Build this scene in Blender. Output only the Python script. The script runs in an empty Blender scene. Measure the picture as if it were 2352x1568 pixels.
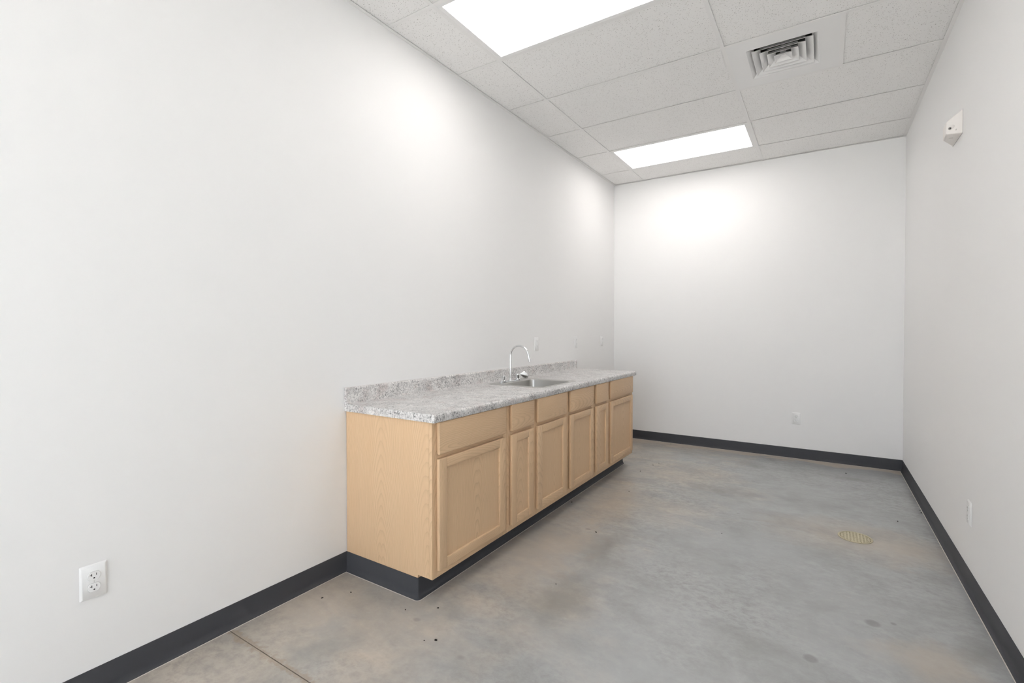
import bpy, bmesh, math, random
from mathutils import Vector, Matrix
random.seed(7)
scene = bpy.context.scene
COL = scene.collection

# ------------------------------------------------------------------ measures (metres)
W, D, H = 2.702, 4.171, 2.9563          # room: x 0..W, y YF..D, z 0..H
YF = -3.70                              # wall behind the camera
G = 0.6096                              # ceiling module
XA = 0.350; XB = XA + 2 * G; XC = XB + G
YL0 = D - 0.4378                        # cross tee nearest the back wall
YC = 0.3996; YE = 3.092                 # cabinet run, near and far end
CT, TH = 0.872, 0.038                   # worktop height, thickness
CD = 0.6276                             # worktop depth
XFACE = 0.6002                          # face frame front
TKX, ZK = 0.5105, 0.112                 # toe kick
ZB = 0.0986                             # cove base height

# ------------------------------------------------------------------ camera
f_px, sx, sy = 1096.545, 20.544, -9.287
yaw, pitch, roll = 0.56426, -0.01474, -0.00044
cam_d = bpy.data.cameras.new('camera'); cam = bpy.data.objects.new('camera', cam_d); COL.objects.link(cam)
cam_d.sensor_fit = 'HORIZONTAL'; cam_d.sensor_width = 36.0
cam_d.lens = f_px / 2352 * 36.0
cam_d.shift_x = -sx / 2352; cam_d.shift_y = sy / 2352
cam_d.clip_start = 0.02
r = Vector((math.cos(yaw), math.sin(yaw), 0)); fw = Vector((-math.sin(yaw), math.cos(yaw), 0)); up = Vector((0, 0, 1))
fw2 = fw * math.cos(pitch) + up * math.sin(pitch); u2 = up * math.cos(pitch) - fw * math.sin(pitch)
r3 = r * math.cos(roll) + u2 * math.sin(roll); u3 = u2 * math.cos(roll) - r * math.sin(roll)
M = Matrix.Identity(4)
for i in range(3):
    M[i][0] = r3[i]; M[i][1] = u3[i]; M[i][2] = -fw2[i]
M[0][3], M[1][3], M[2][3] = 2.09701, -1.20885, 1.25132
cam.matrix_world = M
scene.camera = cam

# ------------------------------------------------------------------ world, exposure
world = bpy.data.worlds.new('daylight'); scene.world = world; world.use_nodes = True
bg = world.node_tree.nodes['Background']
bg.inputs['Color'].default_value = (0.86, 0.925, 1.0, 1); bg.inputs['Strength'].default_value = 4.7
scene.view_settings.view_transform = 'Standard'; scene.view_settings.look = 'None'
scene.view_settings.gamma = 1.0; scene.view_settings.use_curve_mapping = False
scene.view_settings.exposure = 0.16
LIGHT_STRENGTH = 5.4
LIGHT_COLOR = (1.0, 0.955, 0.925, 1)

# sun added to bounce fill light off the outside paving; it stands behind the building and never reaches the glazing directly
sun_d = bpy.data.lights.new('sun', 'SUN'); sun_d.energy = 80.0; sun_d.angle = math.radians(0.6); sun_d.color = (1.0, 0.95, 0.90)
sun = bpy.data.objects.new('sun', sun_d); COL.objects.link(sun)
sun.rotation_euler = Vector((0.45, -0.45, -0.77)).to_track_quat('-Z', 'Y').to_euler()

# sky portal in the unseen window added behind the camera for fill
WX0, WX1, WZ0, WZ1 = 0.10, 2.60, 0.08, 2.80          # in the wall behind the camera
def portal(loc, w, h, rot):
    pl = bpy.data.lights.new('fill_window_portal', 'AREA'); pl.shape = 'RECTANGLE'; pl.size = w; pl.size_y = h; pl.energy = 1.0
    pl.cycles.is_portal = True
    po = bpy.data.objects.new('fill_window_portal', pl); COL.objects.link(po); po.location = loc; po.rotation_euler = rot
portal(((WX0 + WX1) / 2, YF - 0.11, (WZ0 + WZ1) / 2), WX1 - WX0, WZ1 - WZ0, (math.radians(90), 0, 0))                     # faces +y

# ------------------------------------------------------------------ node helpers
class NT:
    def __init__(s, name):
        s.m = bpy.data.materials.new(name); s.m.use_nodes = True; s.t = s.m.node_tree
        s.b = s.t.nodes['Principled BSDF']
    def n(s, typ, **kw):
        nd = s.t.nodes.new(typ)
        for k, v in kw.items():
            if k.startswith('_'): setattr(nd, k[1:], v)
            else: nd.inputs[k.replace('__', ' ')].default_value = v
        return nd
    def l(s, a, b): s.t.links.new(a, b)
    def math(s, op, a, b=None, c=None):
        nd = s.t.nodes.new('ShaderNodeMath'); nd.operation = op
        for i, v in enumerate((a, b, c)):
            if v is None: continue
            if isinstance(v, (int, float)): nd.inputs[i].default_value = v
            else: s.l(v, nd.inputs[i])
        return nd.outputs[0]
    def ramp(s, fac, stops, interp='LINEAR'):
        nd = s.t.nodes.new('ShaderNodeValToRGB'); nd.color_ramp.interpolation = interp
        e = nd.color_ramp.elements
        while len(e) < len(stops): e.new(0.5)
        for el, (p, c) in zip(e, stops):
            el.position = p; el.color = (c if isinstance(c, tuple) else (c, c, c)) + ((1,) if not isinstance(c, tuple) or len(c) == 3 else ())
        s.l(fac, nd.inputs[0]); return nd.outputs[0]
    def mix(s, fac, a, b, typ='MIX'):
        nd = s.t.nodes.new('ShaderNodeMix'); nd.data_type = 'RGBA'; nd.blend_type = typ
        for sock, v in ((nd.inputs[0], fac), (nd.inputs[6], a), (nd.inputs[7], b)):
            if isinstance(v, (int, float)): sock.default_value = v
            elif isinstance(v, tuple): sock.default_value = v + (1,) if len(v) == 3 else v
            else: s.l(v, sock)
        return nd.outputs[2]
    def noise(s, vec, scale, detail=4, rough=0.5, dist=0.0):
        nd = s.n('ShaderNodeTexNoise', Scale=scale, Detail=detail, Roughness=rough, Distortion=dist)
        if vec is not None: s.l(vec, nd.inputs['Vector'])
        return nd.outputs['Fac']
    def coord(s, kind='Object', scale=None, loc=None):
        o = s.n('ShaderNodeTexCoord').outputs[kind]
        if kind == 'World': pass
        if scale or loc:
            mp = s.n('ShaderNodeMapping')
            if scale: mp.inputs['Scale'].default_value = scale
            if loc: mp.inputs['Location'].default_value = loc
            s.l(o, mp.inputs['Vector']); o = mp.outputs[0]
        return o
    def pos(s, scale=None):
        o = s.n('ShaderNodeNewGeometry').outputs['Position']
        if scale:
            mp = s.n('ShaderNodeMapping'); mp.inputs['Scale'].default_value = scale
            s.l(o, mp.inputs['Vector']); o = mp.outputs[0]
        return o
    def bump(s, h, strength=0.2, dist=0.001):
        nd = s.n('ShaderNodeBump', Strength=strength, Distance=dist); s.l(h, nd.inputs['Height']); s.l(nd.outputs[0], s.b.inputs['Normal'])
    def set(s, color=None, rough=None, metal=None, spec=None):
        for k, v in (('Base Color', color), ('Roughness', rough), ('Metallic', metal), ('Specular IOR Level', spec)):
            if v is None: continue
            if isinstance(v, tuple): s.b.inputs[k].default_value = v + (1,) if len(v) == 3 else v
            elif isinstance(v, (int, float)): s.b.inputs[k].default_value = v
            else: s.l(v, s.b.inputs[k])
        return s.m

def simple(name, color, rough=0.5, metal=0.0, spec=0.5):
    return NT(name).set(color, rough, metal, spec)

# ------------------------------------------------------------------ materials
def mat_wall():
    k = NT('painted_drywall'); p = k.pos()
    n1 = k.noise(p, 1.1, 3); n2 = k.noise(p, 260, 2)
    c = k.mix(n1, (0.902, 0.899, 0.892), (0.914, 0.911, 0.905))
    sp = k.noise(k.pos((1, 1, 1)), 22, 2); dirt = k.ramp(sp, [(0.74, 0.0), (0.80, 1.0)])
    c = k.mix(k.math('MULTIPLY', dirt, 0.03), c, (0.5, 0.48, 0.46))
    k.bump(n2, 0.10, 0.0006)
    return k.set(c, 0.62, 0, 0.25)
M_WALL = mat_wall()

def mat_wood():
    k = NT('oak_veneer')
    uv = k.n('ShaderNodeUVMap', _uv_map='grain').outputs[0]
    sep = k.n('ShaderNodeSeparateXYZ'); k.l(uv, sep.inputs[0]); u, v = sep.outputs[0], sep.outputs[1]
    rnd = k.n('ShaderNodeObjectInfo').outputs['Random']
    off = k.math('MULTIPLY', rnd, 37.0)
    comb = k.n('ShaderNodeCombineXYZ'); k.l(k.math('MULTIPLY', u, 3.0), comb.inputs[0]); k.l(k.math('MULTIPLY', v, 1.6), comb.inputs[1]); k.l(off, comb.inputs[2])
    wob = k.noise(comb.outputs[0], 1.7, 3, 0.5)
    wob2 = k.noise(comb.outputs[0], 7.0, 3, 0.5)
    leaf = k.math('SUBTRACT', k.math('PINGPONG', k.math('ADD', u, k.math('MULTIPLY', k.math('SUBTRACT', rnd, 0.5), 0.10)), 0.155), 0.0)
    uu = k.math('ADD', leaf, k.math('MULTIPLY', k.math('SUBTRACT', wob, 0.5), 0.085))
    uu = k.math('ADD', uu, k.math('MULTIPLY', k.math('SUBTRACT', wob2, 0.5), 0.010))
    vv = k.math('MULTIPLY', k.math('ADD', v, k.math('SUBTRACT', k.math('FRACT', k.math('MULTIPLY', rnd, 7.3)), 0.2)), 0.11)
    rr = k.math('SQRT', k.math('ADD', k.math('MULTIPLY', uu, uu), k.math('MULTIPLY', vv, vv)))
    ring = k.math('FRACT', k.math('DIVIDE', rr, 0.0070))
    lines = k.ramp(ring, [(0.0, 0.15), (0.45, 0.0), (0.82, 0.55), (0.94, 1.0), (1.0, 0.15)])
    cb2 = k.n('ShaderNodeCombineXYZ'); k.l(k.math('MULTIPLY', u, 420.0), cb2.inputs[0]); k.l(k.math('MULTIPLY', v, 9.0), cb2.inputs[1]); k.l(off, cb2.inputs[2])
    pores = k.noise(cb2.outputs[0], 1.0, 3, 0.65)
    cb3 = k.n('ShaderNodeCombineXYZ'); k.l(k.math('MULTIPLY', u, 26.0), cb3.inputs[0]); k.l(k.math('MULTIPLY', v, 1.2), cb3.inputs[1]); k.l(off, cb3.inputs[2])
    streak = k.noise(cb3.outputs[0], 1.0, 3, 0.55)
    base = k.mix(streak, (0.660, 0.448, 0.268), (0.745, 0.540, 0.346))
    tone = k.mix(k.math('MULTIPLY', rnd, 0.16), base, (0.64, 0.46, 0.30))
    c = k.mix(k.math('MULTIPLY', k.math('MULTIPLY', lines, k.ramp(streak, [(0.35, 0.55), (0.65, 1.0)])), 0.46), tone, (0.42, 0.27, 0.145))
    pr = k.ramp(pores, [(0.52, 0.0), (0.72, 1.0)])
    c = k.mix(k.math('MULTIPLY', pr, 0.26), c, (0.42, 0.28, 0.165))
    k.bump(pores, 0.05, 0.0003)
    return k.set(c, 0.46, 0, 0.35)
M_WOOD = mat_wood()

def mat_concrete():
    k = NT('sealed_concrete'); p = k.pos()
    sep = k.n('ShaderNodeSeparateXYZ'); k.l(p, sep.inputs[0]); X, Y = sep.outputs[0], sep.outputs[1]
    big = k.noise(p, 1.05, 4, 0.55, 0.6)
    ps = k.pos((1.0, 2.2, 1.0))
    mid = k.noise(ps, 2.6, 6, 0.6, 0.8)
    fine = k.noise(p, 22, 6, 0.65)
    grit = k.noise(p, 150, 3, 0.6)
    # concrete tone with painted reflections: tan oak by the cabinets, blue-grey wall mid-room
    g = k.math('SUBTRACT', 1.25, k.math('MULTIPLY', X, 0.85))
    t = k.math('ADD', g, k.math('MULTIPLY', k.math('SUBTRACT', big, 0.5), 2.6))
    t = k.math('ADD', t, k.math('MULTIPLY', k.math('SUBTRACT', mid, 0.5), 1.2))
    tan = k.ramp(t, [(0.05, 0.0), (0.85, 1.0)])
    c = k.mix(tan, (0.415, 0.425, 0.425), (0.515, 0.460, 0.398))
    # tan dusty ring round the drain
    dx = k.math('SUBTRACT', X, 2.24); dy = k.math('SUBTRACT', Y, 2.27)
    dr = k.math('SQRT', k.math('ADD', k.math('MULTIPLY', dx, dx), k.math('MULTIPLY', k.math('MULTIPLY', dy, dy), 2.0)))
    ring = k.ramp(k.math('ADD', dr, k.math('MULTIPLY', k.math('SUBTRACT', mid, 0.5), 0.5)), [(0.10, 1.0), (0.55, 0.0)])
    c = k.mix(k.math('MULTIPLY', ring, 0.8), c, (0.49, 0.425, 0.36))
    # cloudy light and dark trowel marks
    cl = k.ramp(mid, [(0.30, 0.0), (0.70, 1.0)])
    c = k.mix(k.math('MULTIPLY', k.math('SUBTRACT', 1.0, cl), 0.34), c, (0.27, 0.265, 0.255))
    c = k.mix(k.math('MULTIPLY', k.ramp(fine, [(0.52, 0.0), (0.78, 1.0)]), 0.22), c, (0.27, 0.26, 0.25))
    c = k.mix(k.math('MULTIPLY', k.ramp(grit, [(0.60, 0.0), (0.80, 1.0)]), 0.18), c, (0.32, 0.285, 0.25))
    # mottled trowel burns, denser away from the cabinets
    mo = k.noise(k.pos((1.0, 1.25, 1.0)), 24.0, 8, 0.70, 0.25)
    pat = k.ramp(k.noise(p, 1.3, 4, 0.55), [(0.40, 0.0), (0.66, 1.0)])
    c = k.mix(k.math('MULTIPLY', k.math('MULTIPLY', k.ramp(mo, [(0.46, 0.0), (0.72, 1.0)]), pat), 0.62), c, (0.22, 0.215, 0.21))
    c = k.mix(k.math('MULTIPLY', k.ramp(mo, [(0.26, 1.0), (0.48, 0.0)]), 0.16), c, (0.60, 0.585, 0.56))
    bl = k.noise(p, 3.4, 5, 0.6, 0.3)
    c = k.mix(k.math('MULTIPLY', k.ramp(bl, [(0.46, 0.0), (0.70, 1.0)]), 0.48), c, (0.265, 0.265, 0.262))
    # stains; tan by the cabinets also paints in the oak's reflection: (x, y, radius x, radius y, strength, colour)
    warp = k.math('SUBTRACT', k.noise(p, 5.0, 6, 0.65), 0.5)
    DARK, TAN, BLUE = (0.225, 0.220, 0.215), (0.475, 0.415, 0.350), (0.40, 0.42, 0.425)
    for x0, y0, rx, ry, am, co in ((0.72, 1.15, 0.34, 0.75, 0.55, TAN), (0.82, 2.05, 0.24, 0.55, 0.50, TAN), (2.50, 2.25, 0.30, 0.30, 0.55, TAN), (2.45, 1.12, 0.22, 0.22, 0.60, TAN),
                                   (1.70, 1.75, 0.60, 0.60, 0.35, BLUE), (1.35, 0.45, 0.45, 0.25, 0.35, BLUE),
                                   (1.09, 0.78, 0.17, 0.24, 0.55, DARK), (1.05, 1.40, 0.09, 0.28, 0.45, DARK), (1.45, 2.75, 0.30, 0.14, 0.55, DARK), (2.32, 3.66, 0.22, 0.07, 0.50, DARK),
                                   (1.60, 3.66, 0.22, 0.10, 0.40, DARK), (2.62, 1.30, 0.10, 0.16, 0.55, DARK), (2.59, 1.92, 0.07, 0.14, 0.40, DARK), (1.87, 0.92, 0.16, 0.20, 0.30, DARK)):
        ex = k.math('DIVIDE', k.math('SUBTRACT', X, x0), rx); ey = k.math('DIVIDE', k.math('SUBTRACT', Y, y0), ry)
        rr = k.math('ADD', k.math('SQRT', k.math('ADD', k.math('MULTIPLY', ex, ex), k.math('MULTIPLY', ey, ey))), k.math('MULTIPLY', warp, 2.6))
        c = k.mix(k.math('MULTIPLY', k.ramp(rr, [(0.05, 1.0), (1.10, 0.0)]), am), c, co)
    for x0, y0, r0 in ((2.286, 1.303, 0.030), (2.066, 0.905, 0.024), (2.36, 1.345, 0.014)):
        ex = k.math('SUBTRACT', X, x0); ey = k.math('SUBTRACT', Y, y0)
        rr = k.math('ADD', k.math('SQRT', k.math('ADD', k.math('MULTIPLY', ex, ex), k.math('MULTIPLY', ey, ey))), k.math('MULTIPLY', warp, 0.02))
        c = k.mix(k.math('MULTIPLY', k.ramp(rr, [(r0 * 0.7, 1.0), (r0 * 1.15, 0.0)]), 0.45), c, (0.17, 0.165, 0.16))
    # pale plaster smears along the back wall
    sm = k.math('ADD', k.math('SUBTRACT', D - 0.10, Y), k.math('MULTIPLY', k.math('SUBTRACT', mid, 0.5), 0.55))
    smf = k.ramp(sm, [(-0.0, 1.0), (0.06, 0.0)])
    c = k.mix(k.math('MULTIPLY', smf, 0.75), c, (0.56, 0.48, 0.40))
    # crumbly edges of the saw cut
    jd = k.math('ABSOLUTE', k.math('ADD', Y, 0.192))
    je = k.math('SUBTRACT', jd, k.math('MULTIPLY', k.math('SUBTRACT', k.noise(p, 30, 5, 0.7), 0.42), 0.10))
    c = k.mix(k.math('MULTIPLY', k.ramp(je, [(-0.004, 1.0), (0.016, 0.0)]), 0.55), c, (0.34, 0.27, 0.20))
    # small plaster drips and dark dots
    vo = k.n('ShaderNodeTexVoronoi', Scale=5.0, Randomness=1.0); k.l(p, vo.inputs['Vector'])
    spl = k.ramp(k.math('ADD', vo.outputs['Distance'], k.math('MULTIPLY', fine, 0.03)), [(0.026, 1.0), (0.034, 0.0)])
    c = k.mix(k.math('MULTIPLY', spl, 0.5), c, (0.66, 0.63, 0.60))
    vd = k.n('ShaderNodeTexVoronoi', Scale=3.1, Randomness=1.0); k.l(k.pos((1.0, 1.3, 1)), vd.inputs['Vector'])
    dk = k.ramp(k.math('ADD', vd.outputs['Distance'], k.math('MULTIPLY', fine, 0.06)), [(0.065, 1.0), (0.10, 0.0)])
    c = k.mix(k.math('MULTIPLY', dk, 0.35), c, (0.2, 0.195, 0.19))
    k.bump(k.math('ADD', fine, k.math('MULTIPLY', grit, 0.4)), 0.10, 0.001)
    rg = 0.26
    return k.set(c, rg, 0, 0.5)
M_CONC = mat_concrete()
M_JOINT = simple('joint_grime', (0.20, 0.155, 0.115), 0.95, 0, 0.1)

def mat_granite():
    k = NT('granite_laminate'); p = k.pos()
    a = k.noise(p, 8, 5, 0.6, 0.8); b = k.noise(p, 95, 6, 0.68, 0.6); c2 = k.noise(p, 150, 4, 0.6, 0.6)
    base = k.mix(k.ramp(a, [(0.38, 0.0), (0.60, 1.0)]), (0.66, 0.645, 0.635), (0.84, 0.825, 0.81))
    pk = k.noise(p, 12, 4, 0.6); pkf = k.ramp(pk, [(0.53, 0.0), (0.66, 1.0)])
    base = k.mix(k.math('MULTIPLY', pkf, 0.55), base, (0.58, 0.49, 0.47))
    gf = k.ramp(b, [(0.47, 0.0), (0.58, 1.0)])
    amt = k.ramp(k.noise(p, 17, 4, 0.6, 0.5), [(0.38, 1.0), (0.64, 0.30)])
    c = k.mix(k.math('MULTIPLY', k.math('MULTIPLY', gf, amt), 0.88), base, (0.25, 0.245, 0.245))
    wf = k.ramp(c2, [(0.54, 0.0), (0.62, 1.0)])
    c = k.mix(k.math('MULTIPLY', wf, 0.55), c, (0.88, 0.87, 0.855))
    dk = k.noise(p, 120, 4, 0.6, 0.8); df = k.ramp(dk, [(0.555, 0.0), (0.615, 1.0)])
    c = k.mix(k.math('MULTIPLY', k.math('MULTIPLY', df, amt), 0.85), c, (0.075, 0.075, 0.08))
    return k.set(c, 0.30, 0, 0.5)
M_GRAN = mat_granite()

def mat_tile():
    k = NT('mineral_fibre_tile'); p = k.pos()
    n = k.noise(p, 6, 3)
    base = k.mix(n, (0.925, 0.915, 0.902), (0.940, 0.931, 0.918))
    pp = k.pos((1, 1, 0))
    w = k.n('ShaderNodeTexNoise', Scale=70.0, Detail=2.0); k.l(pp, w.inputs['Vector'])
    mp = k.n('ShaderNodeVectorMath', _operation='SCALE'); k.l(w.outputs['Color'], mp.inputs[0]); mp.inputs['Scale'].default_value = 0.010
    ad = k.n('ShaderNodeVectorMath', _operation='ADD'); k.l(pp, ad.inputs[0]); k.l(mp.outputs[0], ad.inputs[1])
    v1 = k.n('ShaderNodeTexVoronoi', Scale=150.0, Randomness=1.0); k.l(ad.outputs[0], v1.inputs['Vector'])
    sz = k.n('ShaderNodeSeparateColor'); k.l(v1.outputs['Color'], sz.inputs[0])
    thr = k.math('MULTIPLY', k.math('POWER', sz.outputs[0], 1.6), 0.33)
    hole = k.ramp(k.math('SUBTRACT', v1.outputs['Distance'], thr), [(0.0, 1.0), (0.06, 0.0)])
    c = k.mix(k.math('MULTIPLY', hole, 0.55), base, (0.28, 0.26, 0.24))
    fz = k.noise(p, 240, 3, 0.6)
    k.bump(k.math('SUBTRACT', k.math('MULTIPLY', fz, 0.5), hole), 0.35, 0.0015)
    return k.set(c, 0.9, 0, 0.1)
M_TILE = mat_tile()
M_GRID = simple('grid_white_enamel', (0.89, 0.88, 0.866), 0.45, 0, 0.35)
M_WHITEMETAL = simple('vent_white_enamel', (0.88, 0.875, 0.868), 0.40, 0, 0.4)
M_BLACK = simple('plenum_shade_black', (0.012, 0.012, 0.012), 0.8, 0, 0.2)  # black paints in the unlit dark inside the vent plenum
M_GALV = NT('galvanised_duct').set((0.42, 0.42, 0.42), 0.45, 0.8, 0.5)

def mat_cove():
    k = NT('charcoal_vinyl_base'); p = k.pos()
    n = k.noise(p, 3.0, 3); n2 = k.noise(p, 90, 3)
    c = k.mix(n, (0.058, 0.060, 0.066), (0.067, 0.069, 0.076))
    k.bump(n2, 0.04, 0.0004)
    return k.set(c, 0.42, 0, 0.12)
M_COVE = mat_cove()

def mat_brushed(name, col, rough):
    k = NT(name); p = k.pos((4, 220, 220))
    n = k.noise(p, 1.0, 3, 0.6)
    k.bump(n, 0.05, 0.0003)
    return k.set(col, k.math('ADD', rough, k.math('MULTIPLY', n, 0.12)), 1.0, 0.5)
M_STEEL = mat_brushed('brushed_stainless', (0.56, 0.55, 0.53), 0.26)
M_CHROME = simple('chrome', (0.80, 0.81, 0.82), 0.07, 1.0)
def mat_brass():
    k = NT('worn_brass'); n = k.noise(k.pos(), 60, 4, 0.6)
    c = k.mix(n, (0.47, 0.42, 0.28), (0.60, 0.55, 0.41))
    return k.set(c, 0.5, 0.3, 0.5)
M_BRASS = mat_brass()
M_BRASSDK = simple('drain_hole_dark', (0.15, 0.125, 0.06), 0.8, 0, 0.2)
M_PLAST = simple('white_plastic', (0.90, 0.90, 0.895), 0.32, 0, 0.45)
M_PLASTW = simple('warm_white_plastic', (0.885, 0.85, 0.815), 0.40, 0, 0.4)
M_SLOT = simple('slot_dark', (0.02, 0.02, 0.022), 0.7, 0, 0.2)
M_SLOTG = simple('slot_grey', (0.45, 0.45, 0.44), 0.7, 0, 0.2)
M_SLOTM = simple('slot_mid_grey', (0.22, 0.22, 0.215), 0.7, 0, 0.2)
M_SCREW = simple('screw_steel', (0.42, 0.41, 0.40), 0.35, 1.0)
M_CAULK = simple('white_caulk', (0.82, 0.815, 0.80), 0.5, 0, 0.3)
M_MARK = simple('pale_grey_print', (0.50, 0.47, 0.44), 0.6, 0, 0.2)
M_CRUMB = simple('dark_crumb', (0.018, 0.016, 0.015), 0.9, 0, 0.1)
M_PLASTER = simple('plaster_chip', (0.62, 0.58, 0.53), 0.9, 0, 0.1)
M_ALU = simple('dark_aluminium', (0.09, 0.09, 0.095), 0.45, 0.6)
M_ASPH = simple('pale_paving', (0.50, 0.50, 0.49), 0.9, 0, 0.2)
def mat_lens():
    k = NT('lit_troffer_lens'); k.set((0.9, 0.9, 0.9), 0.5)
    k.b.inputs['Emission Color'].default_value = LIGHT_COLOR; k.b.inputs['Emission Strength'].default_value = LIGHT_STRENGTH
    return k.m
M_LENS = mat_lens()
def mat_glass():
    k = NT('window_glass'); t = k.t
    tr = k.n('ShaderNodeBsdfTransparent'); tr.inputs[0].default_value = (0.96, 0.96, 0.96, 1)
    gl = k.n('ShaderNodeBsdfGlossy', Roughness=0.02)
    mx = k.n('ShaderNodeMixShader'); mx.inputs[0].default_value = 0.06
    k.l(tr.outputs[0], mx.inputs[1]); k.l(gl.outputs[0], mx.inputs[2])
    k.l(mx.outputs[0], t.nodes['Material Output'].inputs['Surface'])
    return k.m
M_GLASS = mat_glass()

# ------------------------------------------------------------------ mesh helpers
ORIGIN = {}
def empty(name, loc, label=None, cat=None, group=None, kind=None):
    o = bpy.data.objects.new(name, None); COL.objects.link(o); o.location = loc
    o.empty_display_size = 0.05; ORIGIN[o] = Vector(loc)
    tag(o, label, cat, group, kind); return o
def tag(o, label=None, cat=None, group=None, kind=None):
    for k, v in (('label', label), ('category', cat), ('group', group), ('kind', kind)):
        if v: o[k] = v
    return o
def finish(name, bm, mat, parent=None, smooth=False, grain=None, mats=None):
    """link a bmesh given in world coordinates as one object centred on its own bounds"""
    bmesh.ops.recalc_face_normals(bm, faces=bm.faces[:])
    lo = Vector((min(v.co[i] for v in bm.verts) for i in range(3))); hi = Vector((max(v.co[i] for v in bm.verts) for i in range(3)))
    c = (lo + hi) / 2
    if grain is not None:
        uvl = bm.loops.layers.uv.new('grain')
        for f in bm.faces:
            n = f.normal; ax = max(range(3), key=lambda i: abs(n[i]))
            rest = [i for i in range(3) if i != ax]
            if grain in rest: vi = grain; ui = [i for i in rest if i != grain][0]
            else: vi, ui = rest[1], rest[0]
            for lp in f.loops:
                q = lp.vert.co - c
                lp[uvl].uv = (q[ui] + (0.0 if ax == 0 else 0.013), q[vi])
    for v in bm.verts: v.co -= c
    me = bpy.data.meshes.new(name); bm.to_mesh(me); bm.free()
    for m in (mats or [mat]): me.materials.append(m)
    if smooth:
        for p in me.polygons: p.use_smooth = True
        try: me.set_sharp_from_angle(angle=math.radians(38))
        except Exception: pass
    o = bpy.data.objects.new(name, me); COL.objects.link(o)
    if parent is not None:
        o.parent = parent; o.location = c - ORIGIN[parent]
    else: o.location = c
    ORIGIN[o] = c
    return o
def bbox(bm, x0, x1, y0, y1, z0, z1, bevel=0.0, seg=2):
    vs = [bm.verts.new((x, y, z)) for x in (x0, x1) for y in (y0, y1) for z in (z0, z1)]
    idx = [(0, 1, 3, 2), (4, 6, 7, 5), (0, 4, 5, 1), (2, 3, 7, 6), (0, 2, 6, 4), (1, 5, 7, 3)]
    fs = [bm.faces.new([vs[i] for i in q]) for q in idx]
    bmesh.ops.recalc_face_normals(bm, faces=fs)
    if bevel > 0:
        es = list({e for f in fs for e in f.edges})
        bmesh.ops.bevel(bm, geom=es, offset=bevel, segments=seg, affect='EDGES', profile=0.5)
    return vs
def box(name, b, mat, parent=None, bevel=0.0, seg=2, grain=None, smooth=None):
    bm = bmesh.new(); bbox(bm, *b, bevel=bevel, seg=seg)
    return finish(name, bm, mat, parent, smooth=(bevel > 0 if smooth is None else smooth), grain=grain)
def loft(bm, loops, close=True, cap0=False, cap1=False, mi=0):
    vl = [[bm.verts.new(p) for p in lp] for lp in loops]
    n = len(vl[0])
    for a, b in zip(vl, vl[1:]):
        for i in range(n if close else n - 1):
            f = bm.faces.new((a[i], a[(i + 1) % n], b[(i + 1) % n], b[i])); f.material_index = mi
    if cap0: bm.faces.new(vl[0][::-1])
    if cap1: bm.faces.new(vl[-1])
    return vl
def lathe(bm, prof, c, n=32, axis='z', cap=True):
    loops = []
    for rad, h in prof:
        lp = []
        for i in range(n):
            a = 2 * math.pi * i / n; p, q = rad * math.cos(a), rad * math.sin(a)
            lp.append({'z': (c[0] + p, c[1] + q, c[2] + h), 'x': (c[0] + h, c[1] + p, c[2] + q), 'y': (c[0] + p, c[1] + h, c[2] + q)}[axis])
        loops.append(lp)
    return loft(bm, loops, True, cap, cap)
def tube(bm, pts, rad, n=16, cap=True):
    pts = [Vector(p) for p in pts]; loops = []
    ref = Vector((0, 1, 0))
    for i, p in enumerate(pts):
        t = (pts[min(i + 1, len(pts) - 1)] - pts[max(i - 1, 0)]).normalized()
        if abs(t.dot(ref)) > 0.95: ref = Vector((1, 0, 0))
        a = t.cross(ref).normalized(); b = t.cross(a)
        rr = rad[i] if isinstance(rad, (list, tuple)) else rad
        loops.append([p + (a * math.cos(2 * math.pi * j / n) + b * math.sin(2 * math.pi * j / n)) * rr for j in range(n)])
    loft(bm, loops, True, cap, cap)
def rrect(x0, x1, y0, y1, rad, z, n=6):
    out = []
    for cx, cy, a0 in ((x1 - rad, y1 - rad, 0), (x0 + rad, y1 - rad, 90), (x0 + rad, y0 + rad, 180), (x1 - rad, y0 + rad, 270)):
        for i in range(n + 1):
            a = math.radians(a0 + 90 * i / n); out.append((cx + rad * math.cos(a), cy + rad * math.sin(a), z))
    return out

# ------------------------------------------------------------------ room shell
T = 0.12
def wall(name, b): return tag(box(name, b, M_WALL), kind='structure')
tag(wall('wall_left', (-T, 0, YF, D, -0.05, H + 0.25)), 'smooth white painted wall behind the cabinet run')
tag(wall('wall_back', (-T, W + T, D, D + T, -0.05, H + 0.25)), 'white painted end wall with one duplex outlet')
tag(wall('wall_right', (W, W + T, YF, D, -0.05, H + 0.25)), 'white painted wall with the wedge sensor')
bm = bmesh.new()
bbox(bm, -T, WX0, YF - T, YF, -0.05, H + 0.25); bbox(bm, WX1, W + T, YF - T, YF, -0.05, H + 0.25)
bbox(bm, WX0, WX1, YF - T, YF, -0.05, WZ0); bbox(bm, WX0, WX1, YF - T, YF, WZ1, H + 0.25)
tag(finish('wall_front', bm, M_WALL), 'white painted wall around the added fill window', kind='structure')
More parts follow.
